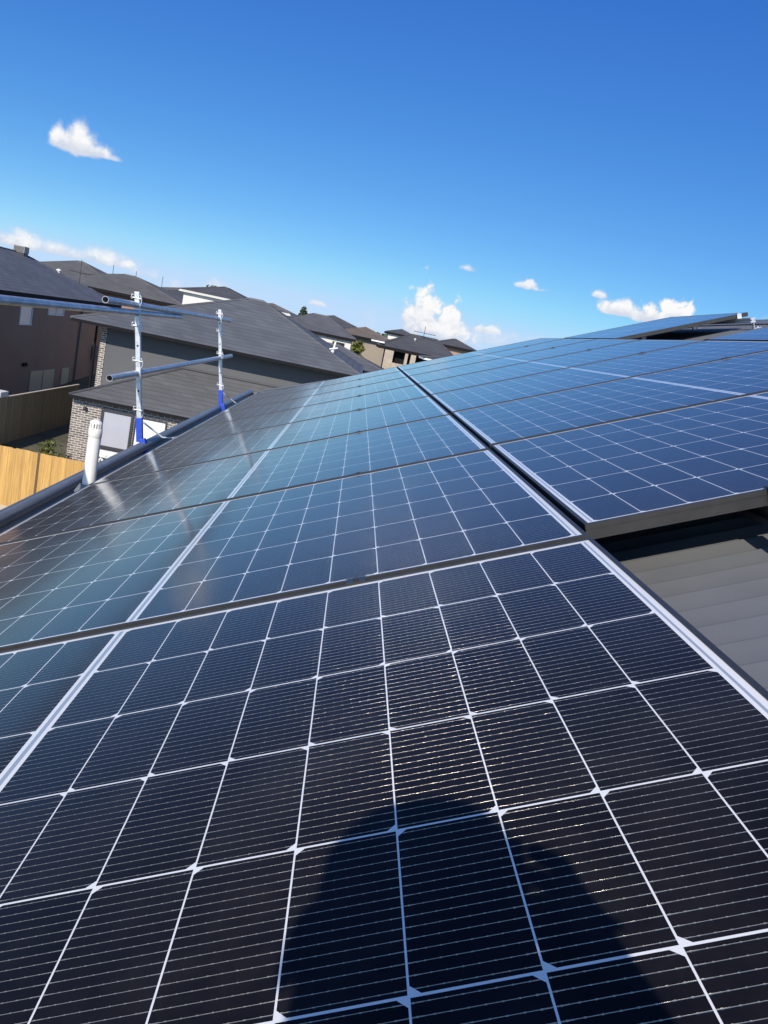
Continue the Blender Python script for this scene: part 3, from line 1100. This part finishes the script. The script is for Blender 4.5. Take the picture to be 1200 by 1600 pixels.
# plumbing vent on that roof, white
b = MB()
zz = -1.0 - oz + 2.14 * 0.40 - 0.12
b.tube([(-0.72 - ox, 32.9 - oy, zz - 0.25), (-0.66 - ox, 32.9 - oy, zz + 0.40)], 0.045, 10)
b.tube([(-0.86 - ox, 32.85 - oy, zz + 0.06), (-0.52 - ox, 32.85 - oy, zz + 0.16)], 0.032, 8)
b.tube([(-0.72 - ox, 32.9 - oy, zz + 0.05), (-0.90 - ox, 32.8 - oy, zz - 0.30)], 0.035, 8)
b.build('vent_pipe', M['whitepaint'], h1)

# tall brown house at the left
h2, L2 = house('tall chocolate brown house at the left edge with a wide grey roof', -27.5, -17.0, 34.0, 56.2, -6.12, -0.92, 2.05,
               M['brownwall'], M['tile_grey'], 0.55, (-22.3, 38.5), (-22.3, 53.4))
lwin(h2, L2, 'x', -17.0, 41.3, 42.7, -2.35, -1.35, M['whitepaint'], M['palepane'], 1, 1, 0.05)
lwin(h2, L2, 'x', -17.0, 45.0, 47.3, -1.75, -1.30, M['whitepaint'], M['palepane'], 2, 1, 0.05)
lwin(h2, L2, 'x', -17.0, 43.4, 47.0, -6.0, -4.9, M['tanwall'], M['tanpane'], 2, 1, 0.06)
lwin(h2, L2, 'x', -17.0, 48.1, 49.4, -5.9, -4.9, M['tanwall'], M['tanpane'], 1, 1, 0.06)
ox2, oy2, oz2 = h2.location
b = MB()
b.tube([(-16.93 - ox2, 50.3 - oy2, 0), (-16.93 - ox2, 50.3 - oy2, 5.15)], 0.05, 8)
b.build('downpipe', M['greywall'], h2)
b = MB()
b.box(-16.98 - ox2, -16.9 - ox2, 42.2 - oy2, 42.7 - oy2, 1.55, 1.72)
b.build('wall_vent', M['fascia'], h2)
b = MB()
b.box(-16.96 - ox2, -16.75 - ox2, 53.2 - oy2, 53.7 - oy2, 1.6, 2.5)
b.tube([(-16.86 - ox2, 53.5 - oy2, 0), (-16.86 - ox2, 53.5 - oy2, 1.6)], 0.06, 8)
b.build('meter_box', M['greywall'], h2)
# things standing on its roof
o = empty('rooftop_cooler', 'grey box cooler on the ridge of the tall brown house', 'cooler', (-22.1, 53.0, 1.22))
b = MB()
b.box(-0.36, 0.36, -0.38, 0.38, 0.10, 0.52)
b.build('cabinet', mat('cooler_cabinet', (0.33, 0.32, 0.29), 0.6), o, 0.03)
b = MB()
for k in range(6):
    b.box(-0.31, 0.31, -0.395, -0.375, 0.15 + k * 0.058, 0.18 + k * 0.058)
b.build('louvre', M['darkframe'], o)
b = MB()
b.box(-0.32, 0.32, -0.34, 0.34, -0.12, 0.098)
b.build('base', M['darkframe'], o)
o = empty('roof_vent', 'small white vent cowl on the brown house roof', 'vent', (-20.2, 54.6, 0.42))
b = MB()
b.tube([(0, 0, -0.1), (0, 0, 0.28)], 0.09, 10)
b.tube([(0, 0, 0.28), (0, 0, 0.34), (0, 0, 0.40)], [0.16, 0.16, 0.05], 10)
b.build('cowl', M['whitepaint'], o)


def aerial(x, y, z, h, label, arms=True):
    o = empty('tv_aerial', label, 'aerial', (x, y, z), group='tv aerials on the roofs')
    b = MB()
    b.tube([(0, 0, -0.3), (0, 0, h)], 0.022, 6)
    b.build('mast', M['darkframe'], o)
    if arms:
        b = MB()
        b.tube([(-0.75, 0.3, h * 0.52), (0.8, -0.3, h * 0.50)], 0.022, 6)
        for k in range(7):
            t = -0.7 + k * 0.23
            b.tube([(t - 0.08, -0.4 * t - 0.28, h * 0.51), (t + 0.08, -0.4 * t + 0.28, h * 0.51)], 0.012, 5)
        b.build('boom', M['darkframe'], o)
    return o


aerial(-18.75, 54.5, 0.0, 1.7, 'large cross-shaped aerial behind the tall brown house')
aerial(-20.3, 66.5, 1.1, 0.95, 'thin leftmost mast behind the roof of the house past the brown one', False)
aerial(-19.0, 68.5, 0.9, 1.1, 'thin middle mast, right of the leftmost one on the skyline', False)
aerial(-17.9, 73.0, 0.9, 1.2, 'thin mast above the roof left of the white-walled house', False)

# further houses
house('grey-roofed house just past the tall brown house, eaves in shadow', -24.5, -13.6, 62.0, 72.0, GZ(-18, 65), -0.15, 1.45, M['brownwall'], M['tile_warm'], 0.5)
house('olive brown roof behind the tall brown house, below the large aerial', -32.0, -22.8, 75.0, 84.0, GZ(-27, 79), 0.15, 1.65, M['tanwall'], M['tile_warm'], 0.5)
house('grey roof on the skyline left of the white-walled house', -22.0, -14.5, 82.0, 92.0, GZ(-18, 87), 0.2, 1.1, M['tanwall'], M['tile_dark'], 0.5)
hA, LA = house('white-walled house above the brick house roof, pale fascia', -12.1, -7.6, 55.6, 63.0, GZ(-10, 59), 1.05, 0.75, M['whitewall'], M['tile_dark'], 0.3, None, None, M['palefascia'], 0.14)
house('low grey roof with a cream fascia right of the white-walled house', -10.0, -6.6, 73.0, 80.0, GZ(-8, 76), 1.0, 0.35, M['whitewall'], M['tile_grey'], 0.4, None, None, M['palefascia'])
hD, LD = house('white house with a warm grey roof behind the brick house, small window', -6.6, -0.3, 63.0, 71.0, GZ(-3, 66), 0.02, 1.35, M['whitewall'], M['tile_low'], 0.3, (-3.9, 67.5), (-2.6, 67.5))
lwin(hD, LD, 'y', 63.0, -1.70, -0.85, -0.72, -0.30, M['darkframe'], M['pane'], 2, -1, 0.06)
house('brown roof between the white house and the beige brick house', -2.0, 3.4, 78.0, 86.0, GZ(0, 80), 0.35, 0.95, M['tanwall'], M['tile_brown'], 0.5)
house('dark roof on the skyline above the white house with the small window', -6.5, -0.5, 96.0, 106.0, GZ(-4, 100), 0.9, 1.0, M['tanwall'], M['tile_dark'], 0.5)
house('plain grey roof wing between the brick house and the beige brick house', -4.0, 1.8, 42.3, 47.3, -6.12, -1.35, 0.95, M['greywall'], M['tile_grey'], 0.5)
hH, LH = house('beige brick house with a charcoal roof and shaded balcony beyond the panels', 2.3, 6.6, 54.6, 61.5, GZ(4, 57), 0.06, 1.15, M['fascia'], M['tile_dark'], 0.65, (3.9, 57.5), (5.8, 57.5))  # near-black wall colour stands in for the balcony's shade
ox3, oy3, oz3 = hH.location
for xa, xb in ((2.15, 2.75), (3.55, 3.75), (3.95, 4.3), (5.1, 5.5)):
    b = MB()
    b.box(xa - ox3, xb - ox3, 53.95 - oy3, 54.3 - oy3, 0, 0.05 - oz3)
    b.build('pillar', M['beigebrick'], hH)
b = MB()
b.box(2.6 - ox3, 5.9 - ox3, 53.7 - oy3, 53.92 - oy3, 0, -0.72 - oz3)
b.build('balcony_wall', M['beigebrick'], hH)
b = MB()
b.box(1.1 - ox3, 2.0 - ox3, 53.9 - oy3, 56.0 - oy3, 0.42 - oz3, 0.52 - oz3)
b.build('awning', M['whitepaint'], hH)
o = empty('roof_vent', 'tiny pale vent on the charcoal roof of the beige brick house', 'vent', (4.15, 56.3, 0.85))
b = MB()
b.tube([(0, 0, -0.2), (0, 0, 0.25), (0, 0, 0.26), (0, 0, 0.34)], [0.07, 0.07, 0.12, 0.04], 10)
b.build('cowl', M['whitewall'], o)
aerial(4.75, 57.0, 1.2, 0.95, 'cross-shaped aerial on the charcoal roof of the beige brick house')
hI, LI = house('small white two-storey house far behind the charcoal roof', 3.3, 6.2, 89.0, 95.0, GZ(4, 90), 1.45, 0.55, M['whitewall'], M['tile_dark'], 0.3)
house('orange brick house with a dark roof just above the far panels', 8.0, 11.0, 76.4, 83.0, GZ(9, 78), 1.22, 0.70, M['orangebrick'], M['tile_dark'], 0.45)
house('pale-edged low roof just above the farthest panels', 4.5, 7.0, 45.5, 48.5, -6.12, 0.02, 0.25, M['greywall'], M['tile_dark'], 0.4, None, None, M['whitepaint'], 0.10)  # white edge colour paints in a sunlit highlight on the roof
house('far skyline roof left of the small tree', -16.0, -9.5, 112.0, 122.0, GZ(-12, 116), 1.25, 1.0, M['tanwall'], M['tile_brown'], 0.5)
house('far skyline roof right of the small tree', -8.0, -1.0, 128.0, 138.0, GZ(-4, 130), 1.55, 1.1, M['tanwall'], M['tile_dark'], 0.5)
house('farthest dark roof behind the orange brick house', 10.0, 18.0, 110.0, 120.0, GZ(13, 112), 1.0, 1.1, M['tanwall'], M['tile_dark'], 0.5)


for lab, x, y, w, dd, up in (('tiny skyline house with a brown roof above the cream fascia roof', -9.5, 118, 7, 8, 1.55),
                             ('tiny skyline house with a charcoal roof right of the small dark tree', -4.2, 122, 7, 9, 1.35),
                             ('tiny skyline house with a grey roof over the brown roof past the white house', 1.2, 132, 8, 9, 1.0),
                             ('tiny skyline house with a grey roof behind the masts at left', -27.0, 108, 9, 9, 1.9),
                             ('tiny skyline house with a dark roof right of the masts', -20.5, 118, 8, 9, 1.7),
                             ('tiny skyline house with a tan wall left of the white-walled house', -16.2, 104, 6, 8, 1.35)):
    rmat = {'brown': 'tile_brown', 'charcoal': 'tile_dark', 'grey': 'tile_warm', 'dark': 'tile_dark', 'tan': 'tile_low'}[lab.split(' with a ')[1].split()[0]]
    house(lab, x, x + w, y, y + dd, GZ(x, y), up - 0.9, 1.1, M['tanwall'], M[rmat], 0.5)

# ---------------------------------------------------------------- plants and trees
def leaf_material(name, c):
    return mat(name, c, 0.6, 0, 0.5, 1.5)


M['leaf'] = leaf_material('dark_green_leaves', (0.045, 0.075, 0.025))
M['leaf_y'] = leaf_material('yellow_green_leaves', (0.13, 0.15, 0.03))
M['bark'] = mat('grey_brown_bark', (0.12, 0.09, 0.07), 0.9, 0, 0.3, 8)


def tree(x, y, zg, h, rw, label, leafm, name='tree', nl=900, leaf=0.22, cat='tree'):
    rnd = random.Random(int(x * 100 + y))
    o = empty(name, label, cat, (x, y, zg))
    b = MB()
    b.tube([(0, 0, 0), (0.03 * h, 0, h * 0.35), (0.0, 0.02 * h, h * 0.75)], [h * 0.03, h * 0.022, h * 0.008], 8)
    for k in range(6):
        a = k * 1.05 + rnd.random()
        z0 = h * (0.3 + 0.07 * k)
        b.tube([(0.01 * h, 0, z0), (math.cos(a) * rw * 0.45, math.sin(a) * rw * 0.45, z0 + h * 0.12), (math.cos(a) * rw * 0.75, math.sin(a) * rw * 0.75, z0 + h * 0.22)],
               [h * 0.012, h * 0.008, h * 0.003], 6)
    b.build('trunk', M['bark'], o)
    b = MB()
    clumps = []
    for k in range(22):
        a, z = rnd.uniform(0, 6.28), rnd.uniform(-0.8, 1.0)
        r = math.sqrt(max(0.0, 1 - z * z)) * rnd.uniform(0.35, 1.0)
        clumps.append((Vector((math.cos(a) * r * rw, math.sin(a) * r * rw, h * 0.66 + z * h * 0.33)), rw * rnd.uniform(0.22, 0.42)))
    for k in range(nl):
        c, cr = rnd.choice(clumps)
        d = Vector((rnd.gauss(0, 1), rnd.gauss(0, 1), rnd.gauss(0, 1))).normalized() * cr * rnd.uniform(0.5, 1.0)
        p = c + d
        t = Vector((rnd.gauss(0, 1), rnd.gauss(0, 1), rnd.gauss(0, 1))).normalized()
        s = t.cross(Vector((rnd.gauss(0, 1), rnd.gauss(0, 1), rnd.gauss(0, 1)))).normalized()
        q = leaf * rnd.uniform(0.6, 1.2)
        b.add([p - t * q, p + s * q * 0.5, p + t * q, p - s * q * 0.5], [(0, 1, 2, 3)])
    b.build('crown', leafm, o)
    return o


tree(-7.8, 108, GZ(-8, 108), 6.2, 0.8, 'small dark tree on the skyline above the white house', M['leaf'])
tree(-17.0, 92, GZ(-17, 92), 6.2, 1.9, 'bushy tree on the skyline behind the house past the brown one', M['leaf'])
tree(0.3, 73.5, GZ(1, 73), 4.7, 0.9, 'yellow-green tree left of the beige brick house', M['leaf_y'], nl=1400)
tree(-9.95, 27.7, -6.12, 0.75, 0.45, 'low yellow-green shrub at the corner of the brick house', M['leaf_y'], 'shrub', 260, 0.08, 'shrub')
tree(-7.6, 27.9, -6.12, 0.55, 0.6, 'low shrub under the window of the brick house', M['leaf'], 'shrub', 260, 0.08, 'shrub')

# a far wooded ridge, one mass
b = MB()
rnd = random.Random(3)
for k in range(2600):
    x = rnd.uniform(-260, 160)
    y = 380 + rnd.uniform(0, 60)
    hgt = 6.0 + 3.0 * math.sin(x * 0.02) + rnd.uniform(-2, 1.2)
    p = Vector((x, y, GZ(0, 300) + rnd.uniform(-2, max(0.5, hgt * 0.35))))
    t = Vector((rnd.gauss(0, 1), rnd.gauss(0, 1), rnd.gauss(0, 1))).normalized()
    s = t.orthogonal().normalized()
    b.add([p - t * 1.6, p + s * 1.3, p + t * 1.6, p - s * 1.3], [(0, 1, 2, 3)])
tag(b.build('distant_trees', M['leaf']), kind='stuff')


# ---------------------------------------------------------------- the photographer, sitting behind the camera
def build_person():
    hat_c = P(0.473, -0.833 - 1.35 * 0.62, 0.62) + Vector((0, 0, 0.03))   # head
    zr = (P(0.19, 0, HR)).z                                # roof under the seat
    o = empty('person', 'short-haired person in dark workwear sitting on the roof holding up a phone', 'person', (hat_c.x, hat_c.y - 0.15, zr))
    base = Vector(o.location)
    hc = hat_c - base
    hx, hy, hz = hc
    phone_c = CAM - base + (rz * -0.014) + (ry * 0.055) + (rx * 0.012)
    V, E, RAD, KIND = [], [], [], []

    def nv(p, r, k):
        V.append(Vector(p)); RAD.append(r); KIND.append(k)
        return len(V) - 1

    def chain(s, pts):
        for p, r, k in pts:
            n = nv(p, r, k)
            E.append((s, n))
            s = n
        return s
    pel = nv((hx - 0.01, hy - 0.16, 0.13), 0.145, 1)
    waist = chain(pel, [((hx - 0.005, hy - 0.15, 0.27), 0.125, 0)])
    chest = chain(waist, [((hx, hy - 0.10, 0.42), 0.14, 0)])
    neckb = chain(chest, [((hx, hy - 0.06, hz - 0.27), 0.085, 0)])
    neck = chain(neckb, [((hx, hy - 0.035, hz - 0.20), 0.052, 2)])
    head = chain(neck, [((hx, hy + 0.005, hz - 0.12), 0.075, 2), ((hx, hy, hz - 0.04), 0.088, 2), ((hx, hy - 0.01, hz + 0.03), 0.080, 2)])
    tips = []
    for s in (-1, 1):
        sh = chain(neckb, [((hx + s * 0.18, hy - 0.07, hz - 0.31), 0.062, 0)])
        grip = phone_c + rx * (s * 0.047) + ry * (-0.030 if s > 0 else 0.056) - rz * 0.022
        elbow = Vector((hx + s * 0.31, hy + 0.07, hz - 0.50))
        wrist = grip + Vector((s * (0.058 if s > 0 else 0.046), -0.070, -0.085))
        el = chain(sh, [(elbow, 0.046, 0)])
        wr = chain(el, [(elbow.lerp(wrist, 0.5), 0.058, 0), (wrist, 0.052, 2)])
        pm = chain(wr, [(wrist.lerp(grip, 0.5) + rx * (s * 0.004), 0.048, 2)])
        for k in range(4):
            kn = grip + rx * (s * 0.016) - ry * (0.030 - 0.019 * k) + rz * 0.012
            tip = kn + rz * 0.030 - rx * (s * (0.020 + 0.004 * (k % 2)))
            chain(pm, [(kn - rz * 0.02, 0.010, 2), (kn, 0.009, 2), (tip, 0.007, 2)])
        th = grip - rx * (s * 0.004) - rz * 0.004
        chain(pm, [(th + ry * 0.018, 0.0105, 2), (th - ry * 0.010 - rx * s * 0.012, 0.009, 2)])
        hipj = chain(pel, [((hx + s * 0.11, hy - 0.13, 0.11), 0.095, 1)])
        kn = chain(hipj, [((hx + s * 0.30, hy + 0.08, 0.22 + s * 0.10), 0.068, 1)])
        an = chain(kn, [((hx + s * 0.17, hy + 0.17, 0.13 + s * 0.08), 0.055, 1), ((hx - s * 0.05, hy + 0.17 + s * 0.04, 0.06), 0.040, 1)])
        chain(an, [((hx - s * 0.12, hy + 0.19 + s * 0.05, 0.045), 0.042, 3), ((hx - s * 0.21, hy + 0.20 + s * 0.05, 0.04), 0.030, 3)])
    me = bpy.data.meshes.new('body')
    me.from_pydata([tuple(p) for p in V], E, [])
    ob = bpy.data.objects.new('body', me)
    link(ob, o)
    md = ob.modifiers.new('skin', 'SKIN')
    for i, sv in enumerate(me.skin_vertices[0].data):
        sv.radius = (RAD[i], RAD[i])
        sv.use_root = (i == pel)
    sd = ob.modifiers.new('sub', 'SUBSURF')
    sd.levels = sd.render_levels = 2
    dg = bpy.context.evaluated_depsgraph_get()
    dg.update()
    me2 = bpy.data.meshes.new_from_object(ob.evaluated_get(dg))
    ob.modifiers.clear()
    ob.data = me2
    for m in (mat('navy_work_shirt', (0.03, 0.04, 0.09), 0.85, 0, 0.15, 20), mat('charcoal_work_trousers', (0.04, 0.04, 0.045), 0.9, 0, 0.15, 20),
              mat('skin', (0.55, 0.33, 0.23), 0.55, 0, 0.06, 30), mat('brown_boots', (0.10, 0.06, 0.03), 0.7)):
        me2.materials.append(m)
    for p in me2.polygons:
        c = p.center
        best, bd = 0, 1e9
        for i, q in enumerate(V):
            dd = (q - c).length - RAD[i]
            if dd < bd:
                best, bd = i, dd
        p.material_index = KIND[best]
        p.use_smooth = True
    # face
    def ball(b, c, r, sx=1, sy=1, sz=1, n=10):
        vs, fs = [], []
        for i in range(n + 1):
            th = math.pi * i / n
            for j in range(n):
                ph = 2 * math.pi * j / n
                vs.append((c[0] + r * sx * math.sin(th) * math.cos(ph), c[1] + r * sy * math.sin(th) * math.sin(ph), c[2] + r * sz * math.cos(th)))
        for i in range(n):
            for j in range(n):
                fs.append((i * n + j, i * n + (j + 1) % n, (i + 1) * n + (j + 1) % n, (i + 1) * n + j))
        b.add(vs, fs, True)
    b = MB()
    ball(b, (hx, hy + 0.088, hz - 0.085), 0.016, 0.9, 1.3, 1.5)
    for s in (-1, 1):
        ball(b, (hx + s * 0.083, hy - 0.01, hz - 0.07), 0.026, 0.4, 0.8, 1.2)
    b.build('nose_and_ears', me2.materials[2], ob)
    b = MB()
    for s in (-1, 1):
        ball(b, (hx + s * 0.032, hy + 0.076, hz - 0.055), 0.012)
    b.build('eyes', M['fascia'], ob)
    b = MB()
    ball(b, (hx, hy + 0.076, hz - 0.125), 0.02, 1.2, 0.4, 0.3)
    b.build('mouth', mat('lips', (0.4, 0.15, 0.13), 0.5), ob)
    # thick short hair, a rounded cap of it over the bent head
    n = Vector((-0.307, 0.595, 0.742)).normalized()
    q = Vector((0, 0, 1)).rotation_difference(n)
    b = MB()
    hcen = P(0.473, -0.833 - 1.35 * 0.62, 0.62) - base
    NS, NT = 36, 18
    vs = []
    rr = random.Random(5)
    ex = 2.0 / 2.5
    sg = lambda t: math.copysign(abs(t) ** ex, t)
    for i in range(NT + 1):
        th = math.pi * 0.62 * i / NT
        for j in range(NS):
            ph = 2 * math.pi * j / NS
            k = 1 + rr.uniform(-0.015, 0.02)
            vs.append(hcen + q @ Vector((0.083 * k * sg(math.sin(th)) * sg(math.cos(ph)), 0.098 * k * sg(math.sin(th)) * sg(math.sin(ph)) - 0.01, 0.082 * k * sg(math.cos(th)))))
    b.add(vs, [(i * NS + j, i * NS + (j + 1) % NS, (i + 1) * NS + (j + 1) % NS, (i + 1) * NS + j) for i in range(NT) for j in range(NS)], True)
    b.build('hair', mat('dark_brown_hair', (0.03, 0.02, 0.014), 0.7, 0, 0.3, 60), o)
    # phone held upright, lens just behind the camera
    ph = empty('phone', 'dark smartphone held up in both hands by the photographer', 'phone', base + phone_c)
    ph.rotation_euler = Matrix((rx, -ry, -rz)).transposed().to_euler()
    b = MB()
    b.box(-0.037, 0.037, -0.077, 0.077, -0.004, 0.004)
    b.build('case', M['darkframe'], ph, 0.003)
    b = MB()
    b.box(-0.034, 0.034, -0.073, 0.073, 0.0042, 0.0048)
    b.build('screen', M['pane'], ph)


build_person()
